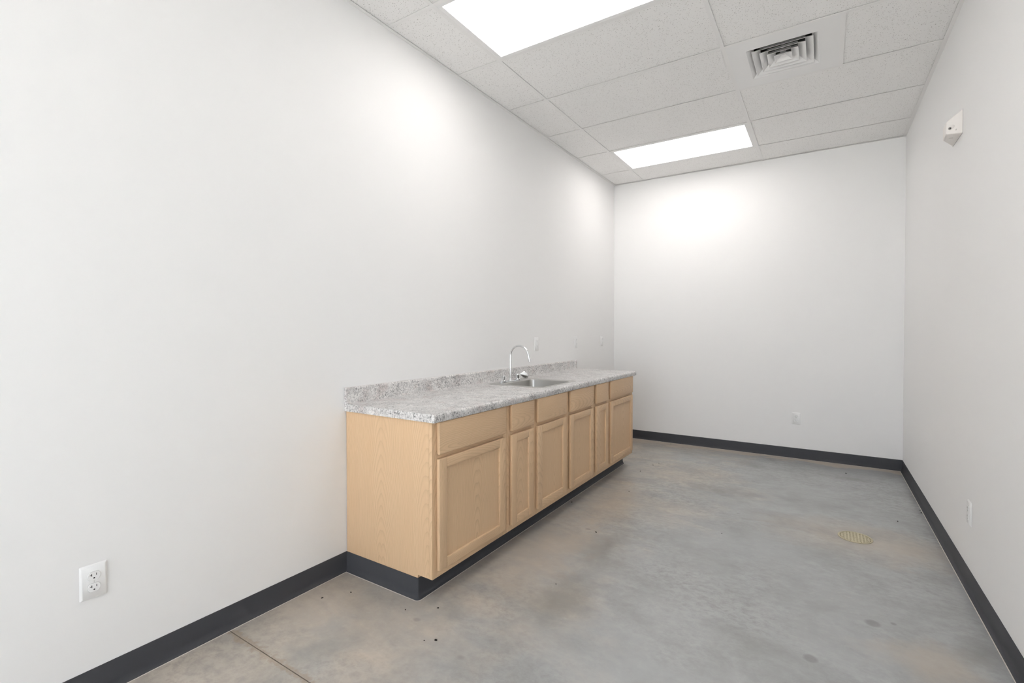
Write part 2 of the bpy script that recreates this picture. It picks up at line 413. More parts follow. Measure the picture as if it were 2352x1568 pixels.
# unseen window behind the camera, enlarged to give fill daylight
wn = empty('fill_window', ((WX0 + WX1) / 2, YF - 0.06, WZ0), 'unseen added fill window in dark aluminium frame', None, None, 'structure')
wm = (WX0 + WX1) / 2
for b in ((WX0, WX0 + 0.05, WZ0, WZ1), (WX1 - 0.05, WX1, WZ0, WZ1), (wm - 0.03, wm + 0.03, WZ0, WZ1), (WX0, WX1, WZ0, WZ0 + 0.05), (WX0, WX1, WZ1 - 0.05, WZ1)):
    box('window_frame', (b[0], b[1], YF - 0.09, YF - 0.04, b[2], b[3]), M_ALU, wn)
for a, b in ((WX0 + 0.05, wm - 0.03), (wm + 0.03, WX1 - 0.05)):
    box('pane', (a, b, YF - 0.068, YF - 0.062, WZ0 + 0.05, WZ1 - 0.05), M_GLASS, wn)
tag(box('ground_outside', (-25, 28, YF - 25, 25, -0.16, -0.09), M_ASPH), 'pale concrete paving outside the added window, bouncing light in', kind='structure')  # unseen ground, kept pale to bounce daylight up into the room

# floor: two slabs with a saw-cut joint
JY = -0.192
fl = box('floor', (-0.02, W + 0.02, YF - 0.02, D + 0.02, -0.08, -0.012), M_JOINT); tag(fl, 'sealed grey concrete floor with one saw-cut joint', kind='structure')
bm = bmesh.new(); bbox(bm, -0.02, W + 0.02, JY + 0.0018, D + 0.02, -0.012, 0.0)
drain_c = (2.270, 2.292); DR = 0.088
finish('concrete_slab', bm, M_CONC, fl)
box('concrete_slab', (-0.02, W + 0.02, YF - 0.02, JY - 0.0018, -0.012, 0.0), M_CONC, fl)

# ------------------------------------------------------------------ cove base
prof = [(0.0, ZB), (0.0022, ZB), (0.0030, ZB - 0.002), (0.0032, 0.030), (0.0040, 0.022), (0.0065, 0.013), (0.0105, 0.0065), (0.0150, 0.0035), (0.0165, 0.0015), (0.0165, 0.0005)]
def arc(cx, cy, rad, a0, a1, n=5): return [(cx + rad * math.cos(math.radians(a0 + (a1 - a0) * i / n)), cy + rad * math.sin(math.radians(a0 + (a1 - a0) * i / n))) for i in range(n + 1)]
rc = 0.005
chain = [(0, YF), (0, YC)] + arc(TKX - rc, YC + rc, rc, -90, 0) + arc(TKX - rc, YE - 0.006 - rc, rc, 0, 90) + [(0, YE - 0.006), (0, D), (W, D), (W, YF)]
def offs(i):
    def nrm(a, b):
        dx, dy = b[0] - a[0], b[1] - a[1]; L = math.hypot(dx, dy); return Vector((dy / L, -dx / L))
    ns = []
    if i > 0: ns.append(nrm(chain[i - 1], chain[i]))
    if i < len(chain) - 1: ns.append(nrm(chain[i], chain[i + 1]))
    m = sum(ns, Vector((0, 0)))
    if len(ns) == 2: m = m / (1 + ns[0].dot(ns[1]))
    return m
def cove(name, i0, i1, label):
    bm = bmesh.new(); loops = []
    for i in range(i0, i1 + 1):
        m = offs(i); p = chain[i]
        loops.append([(p[0] + m.x * o, p[1] + m.y * o, z) for o, z in prof] + [(p[0], p[1], 0.0005)])
    loft(bm, loops, True, True, True)
    o = tag(finish(name, bm, M_COVE, smooth=True), label, kind='structure')
    bm = bmesh.new(); loops = []
    for i in range(i0, i1 + 1):
        m = offs(i); p = chain[i]
        loops.append([(p[0] + m.x * q, p[1] + m.y * q, z) for q, z in ((0.0166, 0.0002), (0.0166, 0.0012), (0.0192, 0.0008), (0.0200, 0.0002))])
    loft(bm, loops, True, True, True)
    finish('sealant_line', bm, M_PLASTER, o)
    return o
nA = 2 + 12
cove('baseboard_left', 0, 1, 'charcoal vinyl cove base on the left wall before the cabinets')
cove('baseboard_cabinet', 1, nA, 'charcoal vinyl cove base wrapped round the cabinet toe kick')
cove('baseboard_left', nA, nA + 1, 'charcoal vinyl cove base on the left wall beyond the cabinets')
cove('baseboard_back', nA + 1, nA + 2, 'charcoal vinyl cove base along the end wall')
cove('baseboard_right', nA + 2, nA + 3, 'charcoal vinyl cove base along the right wall')

# ------------------------------------------------------------------ ceiling
ce = box('ceiling', (-T, W + T, YF - T, D + T, H + 0.25, H + 0.33), simple('deck_grey', (0.3, 0.3, 0.3), 0.9))
tag(ce, 'suspended white grid ceiling with mineral fibre tiles', kind='structure')
ys = []
y = YL0
while y > YF + 0.05: ys.append(y); y -= G
edges_y = [D] + ys + [YF]
cols = [(0.0, XA), (XA, XB), (XB, W)]
lights = {1: 0, 5: 1}        # row index (between edges_y[k] and edges_y[k+1]) in the middle column
TZ = H + 0.0036
for k in range(len(edges_y) - 1):
    y1, y0 = edges_y[k], edges_y[k + 1]
    for ci, (x0, x1) in enumerate(cols):
        if ci == 1 and k in lights: continue
        spans = [(x0, x1)]
        if ci == 2 and k == 3: spans = [(XC, W)]
        for a, b in spans:
            box('ceiling_tile', (a + 0.004, b - 0.004, y0 + 0.004, y1 - 0.004, TZ, TZ + 0.015), M_TILE, ce)
F = 0.012
for xm in (XA, XB):
    bm = bmesh.new(); bbox(bm, xm - F, xm + F, YF, D, H - 0.0006, H + 0.0008); bbox(bm, xm - 0.001, xm + 0.001, YF, D, H, H + 0.035)
    finish('main_tee', bm, M_GRID, ce)
for yy in ys:
    for x0, x1 in ((0.0, XA - F), (XA + F, XB - F), (XB + F, W)):
        bm = bmesh.new(); bbox(bm, x0, x1, yy - F, yy + F, H - 0.0006, H + 0.0008); bbox(bm, x0, x1, yy - 0.001, yy + 0.001, H, H + 0.03)
        finish('cross_tee', bm, M_GRID, ce)
yv1, yv0 = edges_y[3], edges_y[4]
box('cross_tee', (XC - F, XC + F, yv0 + F, yv1 - F, H - 0.0006, H + 0.0008), M_GRID, ce)
for b in ((0, 0.022, YF, D), (W - 0.022, W, YF, D)):
    bm = bmesh.new(); bbox(bm, b[0], b[1], b[2], b[3], H - 0.0016, H - 0.0006); wx = 0 if b[0] == 0 else W - 0.001
    bbox(bm, wx, wx + 0.001, YF, D, H - 0.001, H + 0.022)
    finish('wall_angle', bm, M_GRID, ce)
for b in ((D - 0.022, D), (YF, YF + 0.022)):
    box('wall_angle', (0.022, W - 0.022, b[0], b[1], H - 0.0016, H - 0.0006), M_GRID, ce)

# troffers
tl = ['bright recessed ceiling light panel in the ceiling row by the end wall', 'bright recessed ceiling light panel over the near end of the cabinets']
for k, j in lights.items():
    y1, y0 = edges_y[k], edges_y[k + 1]
    o = empty('ceiling_light', ((XA + XB) / 2, (y0 + y1) / 2, H), tl[j], 'ceiling light', 'recessed ceiling lights')
    a0, a1, b0, b1 = XA + F, XB - F, y0 + F, y1 - F
    ix, iy = 0.026, 0.020
    bm = bmesh.new()
    loops = [[(a0, b0, H + 0.001), (a1, b0, H + 0.001), (a1, b1, H + 0.001), (a0, b1, H + 0.001)],
             [(a0, b0, H - 0.0002), (a1, b0, H - 0.0002), (a1, b1, H - 0.0002), (a0, b1, H - 0.0002)],
             [(a0 + ix, b0 + iy, H - 0.0002), (a1 - ix, b0 + iy, H - 0.0002), (a1 - ix, b1 - iy, H - 0.0002), (a0 + ix, b1 - iy, H - 0.0002)],
             [(a0 + ix, b0 + iy, H + 0.006), (a1 - ix, b0 + iy, H + 0.006), (a1 - ix, b1 - iy, H + 0.006), (a0 + ix, b1 - iy, H + 0.006)]]
    loft(bm, loops)
    finish('frame', bm, M_WHITEMETAL, o)
    box('housing', (a0, a1, b0, b1, H + 0.010, H + 0.09), M_WHITEMETAL, o)
    dz = 0.003
    box('diffuser', (a0 + ix - 0.001, a1 - ix + 0.001, b0 + iy - 0.001, b1 - iy + 0.001, H + dz, H + dz + 0.004), M_LENS, o)['label'] = 'glowing white diffuser'

# supply air diffuser
vx, vy = 1.874, 2.209
o = empty('air_vent', (vx, vy, H), 'white square louvred air diffuser in ceiling panel', 'air vent')
a0, a1, b0, b1 = XB + F, XC - F, yv0 + F, yv1 - F
h0 = 0.190
bm = bmesh.new()
sq = lambda h, z: [(vx - h, vy - h, z), (vx + h, vy - h, z), (vx + h, vy + h, z), (vx - h, vy + h, z)]
loft(bm, [[(a0, b0, H + 0.001), (a1, b0, H + 0.001), (a1, b1, H + 0.001), (a0, b1, H + 0.001)],
          [(a0, b0, H - 0.0003), (a1, b0, H - 0.0003), (a1, b1, H - 0.0003), (a0, b1, H - 0.0003)],
          sq(h0, H - 0.0003), sq(h0 - 0.036, H + 0.028), sq(h0 - 0.036, H + 0.034), sq(h0 - 0.012, H + 0.06)])
finish('face_panel', bm, M_WHITEMETAL, o)
for hb in (0.1625, 0.1235, 0.0850):
    bm = bmesh.new()
    loft(bm, [sq(hb, H - 0.001), sq(hb - 0.001, H - 0.001 + 0.0012), sq(hb - 0.042, H + 0.028), sq(hb - 0.042, H + 0.034), sq(hb - 0.0432, H + 0.034), sq(hb - 0.0432, H + 0.0275), sq(hb - 0.0022, H - 0.001), sq(hb, H - 0.001)])
    finish('louvre', bm, M_WHITEMETAL, o)
bm = bmesh.new()
loft(bm, [sq(0.0475, H - 0.001), sq(0.0465, H), sq(0.016, H + 0.024), sq(0.016, H + 0.034)], True, False, True)
loft(bm, [sq(0.0475, H - 0.001), sq(0.0455, H - 0.001), sq(0.015, H + 0.022)], True, False, True)
finish('centre_cone', bm, M_WHITEMETAL, o)
bm = bmesh.new(); bbox(bm, vx - 0.17, vx + 0.17, vy - 0.006, vy + 0.006, H + 0.050, H + 0.054); bbox(bm, vx - 0.006, vx + 0.006, vy - 0.17, vy + 0.17, H + 0.050, H + 0.054)
finish('support_bar', bm, M_GALV, o)
bm = bmesh.new(); lathe(bm, [(0.150, 0.045), (0.150, 0.20)], (vx, vy, H), 28, cap=False)
for v in [v for v in bm.verts if v.co.z > H + 0.19]: pass
finish('duct_collar', bm, M_GALV, o, smooth=True)
box('plenum_cap', (vx - 0.18, vx + 0.18, vy - 0.18, vy + 0.18, H + 0.20, H + 0.21), M_BLACK, o)
bm = bmesh.new(); loft(bm, [sq(h0 - 0.012, H + 0.0605), sq(0.30, H + 0.0605), sq(0.30, H + 0.064), sq(h0 - 0.012, H + 0.064)]);
finish('plenum_shelf', bm, M_BLACK, o)
bm = bmesh.new(); loft(bm, [sq(0.186, H + 0.05), sq(0.186, H + 0.205)]); finish('plenum_wall', bm, M_BLACK, o)

# ------------------------------------------------------------------ cabinets
ZT = CT - TH
FR = 0.019
def wood(name, b, parent, grain, bevel=0.0012): return box(name, b, M_WOOD, parent, bevel, 2, grain)
def make_door(parent, y0, y1, z0=0.1455, z1=0.6605):
    x0, x1 = XFACE + 0.0005, XFACE + FR
    st, ra = 0.054, 0.046
    d = box('door', (x0, x1 - 0.0105, y0 + st - 0.010, y1 - st + 0.010, z0 + ra - 0.010, z1 - ra + 0.010), M_WOOD, parent, 0.0, 1, 2)
    xb = x0
    for a, b in ((y0, y0 + st), (y1 - st, y1)):
        bm = bmesh.new(); bbox(bm, xb, x1, a, b, z0, z1, 0.0035, 3); finish('stile', bm, M_WOOD, d, True, 2)
    for a, b in ((z0, z0 + ra), (z1 - ra, z1)):
        bm = bmesh.new(); bbox(bm, xb + 0.0003, x1 - 0.0003, y0 + st - 0.0006, y1 - st + 0.0006, a, b, 0.0030, 3); finish('rail', bm, M_WOOD, d, True, 1)
    return d
def make_drawer(parent, y0, y1, z0=0.6815, z1=0.8315):
    box('drawer_front', (XFACE + 0.0005, XFACE + FR, y0, y1, z0, z1), M_WOOD, parent, 0.004, 3, 1)
def cabinet(y0, y1, fronts, label, end=None):
    o = empty('base_cabinet', (XFACE / 2, (y0 + y1) / 2, 0.0), label, 'cabinet', 'oak base cabinets under the counter')
    g = 0.0004
    y0 += g; y1 -= g
    xs = XFACE - FR
    for a, b in ((y0, y0 + 0.013), (y1 - 0.013, y1)):
        bm = bmesh.new()
        pts = [(0.003, 0.001), (TKX - 0.001, 0.001), (TKX - 0.001, ZK + 0.001), (xs, ZK + 0.001), (xs, ZT - 0.0005), (0.003, ZT - 0.0005)]
        A = [bm.verts.new((x, a, z)) for x, z in pts]; B = [bm.verts.new((x, b, z)) for x, z in pts]
        bm.faces.new(A); bm.faces.new(B[::-1])
        for i in range(6): bm.faces.new((A[i], B[i], B[(i + 1) % 6], A[(i + 1) % 6]))
        finish('side_panel', bm, M_WOOD, o, False, 2)
    wood('floor_panel', (0.004, xs, y0 + 0.013, y1 - 0.013, ZK + 0.001, ZK + 0.013), o, 1, 0)
    wood('back_panel', (0.003, 0.009, y0 + 0.013, y1 - 0.013, ZK + 0.013, ZT - 0.001), o, 2, 0)
    wood('toe_board', (TKX - 0.014, TKX - 0.001, y0 + 0.013, y1 - 0.013, 0.001, ZK), o, 1, 0)
    x0, x1 = xs + 0.0002, XFACE
    sw = 0.034
    ff = box('face_frame', (x0, x1, y0, y0 + sw, ZK, ZT - 0.0006), M_WOOD, o, 0.0008, 1, 2)
    wood('stile', (x0, x1, y1 - sw, y1, ZK, ZT - 0.0006), ff, 2, 0.0008)
    for a, b in ((ZK, ZK + 0.040), (0.650, 0.690), (ZT - 0.030, ZT - 0.0006)):
        wood('rail', (x0, x1 - 0.0002, y0 + sw, y1 - sw, a, b), ff, 1, 0.0008)
    if len(fronts) == 2:
        ym = (fronts[0][1] + fronts[1][0]) / 2
        wood('mullion', (x0, x1 - 0.0001, ym - 0.038, ym + 0.038, ZK + 0.04, ZT - 0.03), ff, 2, 0.0008)
    for a, b, c, d in fronts:
        make_drawer(o, a, b); make_door(o, c, d)
    return o
cabinet(YC, 1.003, [(0.4295, 0.9755, 0.4280, 0.9680)], 'wide oak base cabinet at the exposed panelled end of the run, nearest the floor joint')
cabinet(1.003, 1.303, [(1.0335, 1.2785, 1.0320, 1.2710)], 'narrow oak base cabinet between the sink cabinet and the exposed end cabinet')
cabinet(1.303, 2.197, [(1.3265, 1.7185, 1.3250, 1.7150), (1.7765, 2.1700, 1.7755, 2.1670)], 'double-door oak cabinet directly under the sink')
cabinet(2.197, 2.493, [(2.2255, 2.4655, 2.2245, 2.4625)], 'narrow oak base cabinet beyond the sink cabinet towards the end wall')
cabinet(2.493, YE, [(2.5215, 3.0600, 2.5205, 3.0560)], 'wide oak base cabinet at the far end of the run facing the end wall')

# ------------------------------------------------------------------ countertop with backsplash
YN, YX = YC - 0.012, 3.124
SX0, SX1, SY0, SY1 = 0.125, 0.530, 1.525, 2.010      # sink cut-out
BT = 0.020
cto = empty('countertop', (CD / 2, (YN + YX) / 2, ZT), 'speckled grey granite-look countertop with low backsplash', 'countertop')
pr = [(BT, ZT), (BT, CT), (SX0, CT), (SX1, CT), (CD - 0.030, CT)]
for i in range(1, 4): pr.append((CD - 0.030 + 0.012 * i / 3, CT + 0.0018 * math.sin(math.pi * i / 6)))
cx, cz, rr_ = CD - 0.016, CT - 0.0142, 0.016
for i in range(1, 7):
    a = math.radians(82 - 82 * i / 6); pr.append((cx + rr_ * math.cos(a), cz + rr_ * math.sin(a)))
pr += [(CD, ZT + 0.003), (CD - 0.002, ZT), (SX1, ZT), (SX0, ZT)]
bm = bmesh.new()
stations = [YN, SY0, SY1, YX]
rings = [[bm.verts.new((x, yy, z)) for x, z in pr] for yy in stations]
n = len(pr)
for s in range(3):
    for i in range(n):
        j = (i + 1) % n
        if s == 1 and ({i, j} == {2, 3} or {i, j} == {n - 2, n - 1}): continue
        bm.faces.new((rings[s][i], rings[s][j], rings[s + 1][j], rings[s + 1][i]))
for rg, rv in ((rings[0], False), (rings[3], True)): bm.faces.new(rg[::-1] if rv else rg)
tI, bI = (2, 3), (n - 1, n - 2)
bm.faces.new((rings[1][2], rings[1][3], rings[1][n - 2], rings[1][n - 1])); bm.faces.new((rings[2][2], rings[2][3], rings[2][n - 2], rings[2][n - 1]))
bm.faces.new((rings[1][2], rings[2][2], rings[2][n - 1], rings[1][n - 1])); bm.faces.new((rings[1][3], rings[2][3], rings[2][n - 2], rings[1][n - 2]))
finish('worktop_slab', bm, M_GRAN, cto, smooth=True)
BH = 0.0826
pr = [(0.0005, ZT), (0.0005, CT + BH)]
for i in range(0, 7):
    a = math.radians(90 - 90 * i / 6); pr.append((BT - 0.010 + 0.010 * math.cos(a), CT + BH - 0.010 + 0.010 * math.sin(a)))
pr += [(BT, CT + 0.010), (BT + 0.003, CT + 0.003), (BT + 0.010, CT + 0.0006), (BT + 0.010, CT - 0.002), (BT, CT - 0.002), (BT, ZT)]
bm = bmesh.new(); loft(bm, [[(x, yy, z) for x, z in pr] for yy in (YN, YX)], True, True, True)
finish('backsplash', bm, M_GRAN, cto, smooth=True)
bm = bmesh.new(); bbox(bm, 0.0003, 0.005, YN - 0.004, YX, CT + BH, CT + BH + 0.0025); bbox(bm, 0.0003, 0.003, YN - 0.004, YN, ZT - 0.004, CT + BH)
finish('caulk_bead', bm, M_CAULK, cto)

# ------------------------------------------------------------------ sink
so = empty('sink', ((SX0 + SX1) / 2, (SY0 + SY1) / 2, CT), 'stainless steel single-bowl drop-in sink', 'sink')
bx0, bx1, by0, by1 = 0.176, 0.520, 1.540, 1.968
ox0, ox1, oy0, oy1 = 0.098, 0.545, 1.505, 2.032
zt = CT + 0.0035
bm = bmesh.new()
loft(bm, [rrect(ox0, ox1, oy0, oy1, 0.032, CT + 0.0004), rrect(ox0 + 0.001, ox1 - 0.001, oy0 + 0.001, oy1 - 0.001, 0.031, CT + 0.0022),
          rrect(ox0 + 0.005, ox1 - 0.005, oy0 + 0.005, oy1 - 0.005, 0.028, zt), rrect(ox0 + 0.010, ox1 - 0.010, oy0 + 0.010, oy1 - 0.010, 0.025, zt - 0.0008),
          rrect(bx0 - 0.006, bx1 + 0.006, by0 - 0.006, by1 + 0.006, 0.042, zt - 0.0008), rrect(bx0 - 0.002, bx1 + 0.002, by0 - 0.002, by1 + 0.002, 0.041, zt - 0.002),
          rrect(bx0, bx1, by0, by1, 0.040, zt - 0.007)])
finish('rim', bm, M_STEEL, so, smooth=True)
bm = bmesh.new(); zb_ = CT - 0.165
loft(bm, [rrect(bx0, bx1, by0, by1, 0.040, zt - 0.007), rrect(bx0 + 0.006, bx1 - 0.006, by0 + 0.006, by1 - 0.006, 0.040, zb_ + 0.03),
          rrect(bx0 + 0.012, bx1 - 0.012, by0 + 0.012, by1 - 0.012, 0.040, zb_ + 0.010), rrect(bx0 + 0.03, bx1 - 0.03, by0 + 0.03, by1 - 0.03, 0.030, zb_),
          rrect(bx0 + 0.12, bx1 - 0.12, by0 + 0.16, by1 - 0.16, 0.02, zb_ - 0.004)], True, False, True)
finish('bowl', bm, M_STEEL, so, smooth=True)
bm = bmesh.new(); lathe(bm, [(0.040, 0.0), (0.038, 0.002), (0.030, 0.001), (0.026, -0.002)], ((bx0 + bx1) / 2, (by0 + by1) / 2, zb_ - 0.002), 24)
finish('strainer', bm, M_CHROME, so, smooth=True)

# ------------------------------------------------------------------ faucet
fx_, fy_ = 0.1420, 1.7340
fz = zt - 0.0008
fo = empty('faucet', (fx_, fy_, fz), 'chrome gooseneck faucet with two wrist-blade handles', 'faucet')
bm = bmesh.new(); loft(bm, [rrect(fx_ - 0.022, fx_ + 0.022, fy_ - 0.128, fy_ + 0.128, 0.0215, fz + 0.0002), rrect(fx_ - 0.022, fx_ + 0.022, fy_ - 0.128, fy_ + 0.128, 0.0215, fz + 0.004), rrect(fx_ - 0.018, fx_ + 0.018, fy_ - 0.124, fy_ + 0.124, 0.0175, fz + 0.007)], True, True, True)
finish('deck_plate', bm, M_CHROME, fo, smooth=True)
bm = bmesh.new(); lathe(bm, [(0.013, 0.006), (0.0125, 0.010), (0.0095, 0.016), (0.0085, 0.024), (0.0075, 0.026)], (fx_, fy_, fz), 24); 
finish('spout_collar', bm, M_CHROME, fo, smooth=True)
zc_ = 1.0610; R_ = 0.0780
pts = [(fx_, fy_, fz + 0.02), (fx_, fy_, 0.95), (fx_, fy_, zc_ - 0.03)]
for i in range(0, 23):
    a = math.radians(180 - 166 * i / 22); pts.append((fx_ + R_ + R_ * math.cos(a), fy_, zc_ + R_ * math.sin(a)))
e = Vector(pts[-1]); tdir = Vector((math.sin(math.radians(14)), 0, -math.cos(math.radians(14))))
pts.append(tuple(e + tdir * 0.030))
bm = bmesh.new(); tube(bm, pts, 0.0072, 18)
sp = finish('spout', bm, M_CHROME, fo, smooth=True)
e2 = Vector(pts[-1])
bm = bmesh.new(); tube(bm, [e2 - tdir * 0.002, e2 + tdir * 0.002, e2 + tdir * 0.006, e2 + tdir * 0.010, e2 + tdir * 0.013, e2 + tdir * 0.024], [0.0085, 0.0092, 0.0085, 0.0095, 0.0115, 0.0115], 18)
finish('aerator', bm, M_CHROME, sp, smooth=True)
def handle(y, ang):
    c = (fx_, y, fz)
    bm = bmesh.new(); lathe(bm, [(0.0215, 0.0065), (0.0215, 0.010), (0.0165, 0.013), (0.0140, 0.016), (0.0140, 0.034), (0.0150, 0.037), (0.0150, 0.044), (0.0120, 0.049), (0.0, 0.050)][:-1], c, 24)
    h = finish('handle', bm, M_CHROME, fo, smooth=True)
    # wrist blade: a thin upright teardrop paddle on a rising neck
    dv = Vector((math.cos(ang), math.sin(ang), 0)); nv = Vector((-math.sin(ang), math.cos(ang), 0)); upv = Vector((0, 0, 1))
    b0 = Vector(c) + upv * 0.038
    bm = bmesh.new(); loops = []
    secs = [(0.0, 0.000, 0.007, 0.008), (0.012, 0.003, 0.007, 0.0075), (0.022, 0.005, 0.010, 0.0065), (0.032, 0.005, 0.018, 0.0055), (0.042, 0.003, 0.0255, 0.005), (0.054, 0.000, 0.0290, 0.0045), (0.066, -0.003, 0.0265, 0.004), (0.075, -0.005, 0.0190, 0.0035), (0.0805, -0.006, 0.008, 0.0025)]
    for t, dz, hh, th in secs:
        q = b0 + dv * t + upv * dz
        loops.append([q + upv * (hh * math.sin(2 * math.pi * j / 20)) + nv * (th * math.cos(2 * math.pi * j / 20)) for j in range(20)])
    loft(bm, loops, True, True, True)
    finish('lever_blade', bm, M_CHROME, h, smooth=True)
handle(fy_ - 0.098, math.radians(-54)); handle(fy_ + 0.098, math.radians(33))

# ------------------------------------------------------------------ outlets
def plate_loops(w, h, t, P):
    """bevelled cover plate; P(a, b, c): a along the wall, b up, c out of the wall"""
    def rr(hw, hh, c):
        rad = 0.0028; out = []
        for sxn, syn, a0 in ((1, 1, 0), (-1, 1, 90), (-1, -1, 180), (1, -1, 270)):
            for i in range(4):
                a = math.radians(a0 + 30 * i); out.append(P(sxn * (hw - rad) + rad * math.cos(a), syn * (hh - rad) + rad * math.sin(a), c))
        return out
    return [rr(w / 2, h / 2, 0.0004), rr(w / 2, h / 2, 0.0014), rr(w / 2 - 0.0055, h / 2 - 0.0055, t), ]
def outlet(kind, base, along, out, label, w=0.0735, h=0.1165, slot_mat=None):
    A, O = Vector(along), Vector(out); U = Vector((0, 0, 1)); B = Vector(base)
    P = lambda a, b, c: B + A * a + U * b + O * c
    o = empty('wall_outlet', B, label, 'wall outlet', 'white wall outlets')
    t = 0.0062
    bm = bmesh.new(); lp = plate_loops(w, h, t, P); loft(bm, lp, True, True, True)
    finish('cover_plate', bm, M_PLAST, o, smooth=True)
    def bx(name, a0, a1, b0, b1, c0, c1, mat, par):
        bm = bmesh.new(); vs = [bm.verts.new(P(a, b, c)) for a in (a0, a1) for b in (b0, b1) for c in (c0, c1)]
        for q in [(0, 1, 3, 2), (4, 6, 7, 5), (0, 4, 5, 1), (2, 3, 7, 6), (0, 2, 6, 4), (1, 5, 7, 3)]: bm.faces.new([vs[i] for i in q])
        return finish(name, bm, mat, par)
    def disc(name, ca, cb, rad, c0, c1, mat, par, flat=None, sq=1.0, n=28):
        bm = bmesh.new(); L = []
        for c, rd in ((c0, rad), (c1 - 0.0006, rad), (c1, rad - 0.0006)):
            lp = []
            for i in range(n):
                a = 2 * math.pi * i / n; pa, pb = rd * math.cos(a), rd * math.sin(a) * sq
                if flat: pb = max(-flat, min(flat, pb))
                lp.append(P(ca + pa, cb + pb, c))
            L.append(lp)
        loft(bm, L, True, True, True); return finish(name, bm, mat, par, smooth=True)
    sm = slot_mat or M_SLOT
    if kind == 'duplex':
        for cb in (0.0195, -0.0195):
            ring = disc('receptacle_surround', 0, cb, 0.0182, t - 0.002, t + 0.0003, M_SLOTG, o, 0.0148)
            rc_ = disc('receptacle', 0, cb, 0.0174, t - 0.001, t + 0.0022, M_PLAST, o, 0.0140)
            z = t + 0.0022
            bx('blade_slot', 0.0055, 0.0073, cb + 0.0008, cb + 0.0080, z - 0.0005, z + 0.0002, sm, rc_)
            bx('blade_slot', -0.0075, -0.0055, cb + 0.0000, cb + 0.0085, z - 0.0005, z + 0.0002, sm, rc_)
            bx('blade_slot', -0.0115, -0.0075, cb + 0.0032, cb + 0.0050, z - 0.0005, z + 0.0002, sm, rc_)
            disc('ground_hole', 0, cb - 0.0070, 0.0029, z - 0.0005, z + 0.0002, sm, rc_, 0.0022, n=14)
        disc('screw', 0, 0, 0.0030, t - 0.001, t + 0.0007, M_PLAST, o, n=14)
        bx('screw_slot', -0.0005, 0.0005, -0.0026, 0.0026, t + 0.0005, t + 0.0009, M_SLOTG, o)
    else:
        dv = bx('receptacle', -0.0165, 0.0165, -0.0335, 0.0335, t - 0.002, t + 0.0032, M_PLAST, o)
        z = t + 0.0032
        for s in (1, -1):
            cb = 0.0215 * s
            for ca in (-0.0062, 0.0062): bx('blade_slot', ca - 0.0008, ca + 0.0008, cb, cb + 0.0070, z - 0.0005, z + 0.0002, sm, dv)
            disc('ground_hole', 0, cb - 0.0055, 0.0024, z - 0.0005, z + 0.0002, sm, dv, n=12)
        bx('test_button', -0.0085, -0.0005, -0.0045, 0.0045, z, z + 0.0012, M_PLAST, dv); bx('reset_button', 0.0005, 0.0085, -0.0045, 0.0045, z, z + 0.0012, M_PLAST, dv)
        for cb in (0.0485, -0.0485): disc('screw', 0, cb, 0.0028, t - 0.001, t + 0.0006, M_PLAST, o, n=12)
    return o
outlet('duplex', (0, -0.6235, 0.3985), (0, 1, 0), (1, 0, 0), 'white duplex outlet low on the wall before the cabinets, above the baseboard')
gl = ['white outlet plate above the counter, nearest the faucet', 'white outlet plate above the far end of the backsplash', 'white outlet plate beyond the counter, nearest the room corner']
for (yy, lb) in zip((2.353, 3.131, 3.794), gl):
    outlet('gfci', (0, yy, 1.134), (0, 1, 0), (1, 0, 0), lb, 0.0715, 0.117, M_SLOTM)
outlet('duplex', (1.880, D, 0.3880), (1, 0, 0), (0, -1, 0), 'white duplex outlet low on the end wall')
outlet('duplex', (W, 1.884, 0.3700), (0, -1, 0), (-1, 0, 0), 'white duplex outlet on the wall beside the floor drain', slot_mat=M_SLOTM)

# ------------------------------------------------------------------ wedge sensor on the right wall
se = empty('wall_sensor', (W, 2.20, 2.276), 'cream wedge-shaped sensor box high on the wall', 'sensor')
fp = [(W - 0.0012, 2.126), (2.634, 2.110), (2.637, 2.214), (W - 0.0012, 2.352)]
zb0 = 2.276
bm = bmesh.new()
lo = [bm.verts.new((x, y, zb0)) for x, y in fp]
hi = [bm.verts.new((x, y, z)) for (x, y), z in zip(fp, (2.400, 2.342, 2.342, 2.400))]
bm.faces.new(lo[::-1]); bm.faces.new(hi)
for i in range(4): bm.faces.new((lo[i], lo[(i + 1) % 4], hi[(i + 1) % 4], hi[i]))
bmesh.ops.recalc_face_normals(bm, faces=bm.faces[:])
es = [e for e in bm.edges if not all(abs(v.co.x - (W - 0.0012)) < 1e-5 for v in e.verts)]
bmesh.ops.bevel(bm, geom=es, offset=0.006, segments=4, affect='EDGES', profile=0.5)
finish('housing', bm, M_PLASTW, se, smooth=True)
# grey strip standing in for the gap shadow against the wall
bm = bmesh.new(); gp = [(2.1262, zb0), (2.352, zb0), (2.352, 2.400), (2.1262, 2.400)]
loft(bm, [[(W - 0.0012, y, z) for y, z in gp], [(W - 0.0001, y, z) for y, z in gp]], True, True, True)
finish('gap_shadow', bm, simple('gap_shadow_grey', (0.30, 0.28, 0.26), 0.8), se)
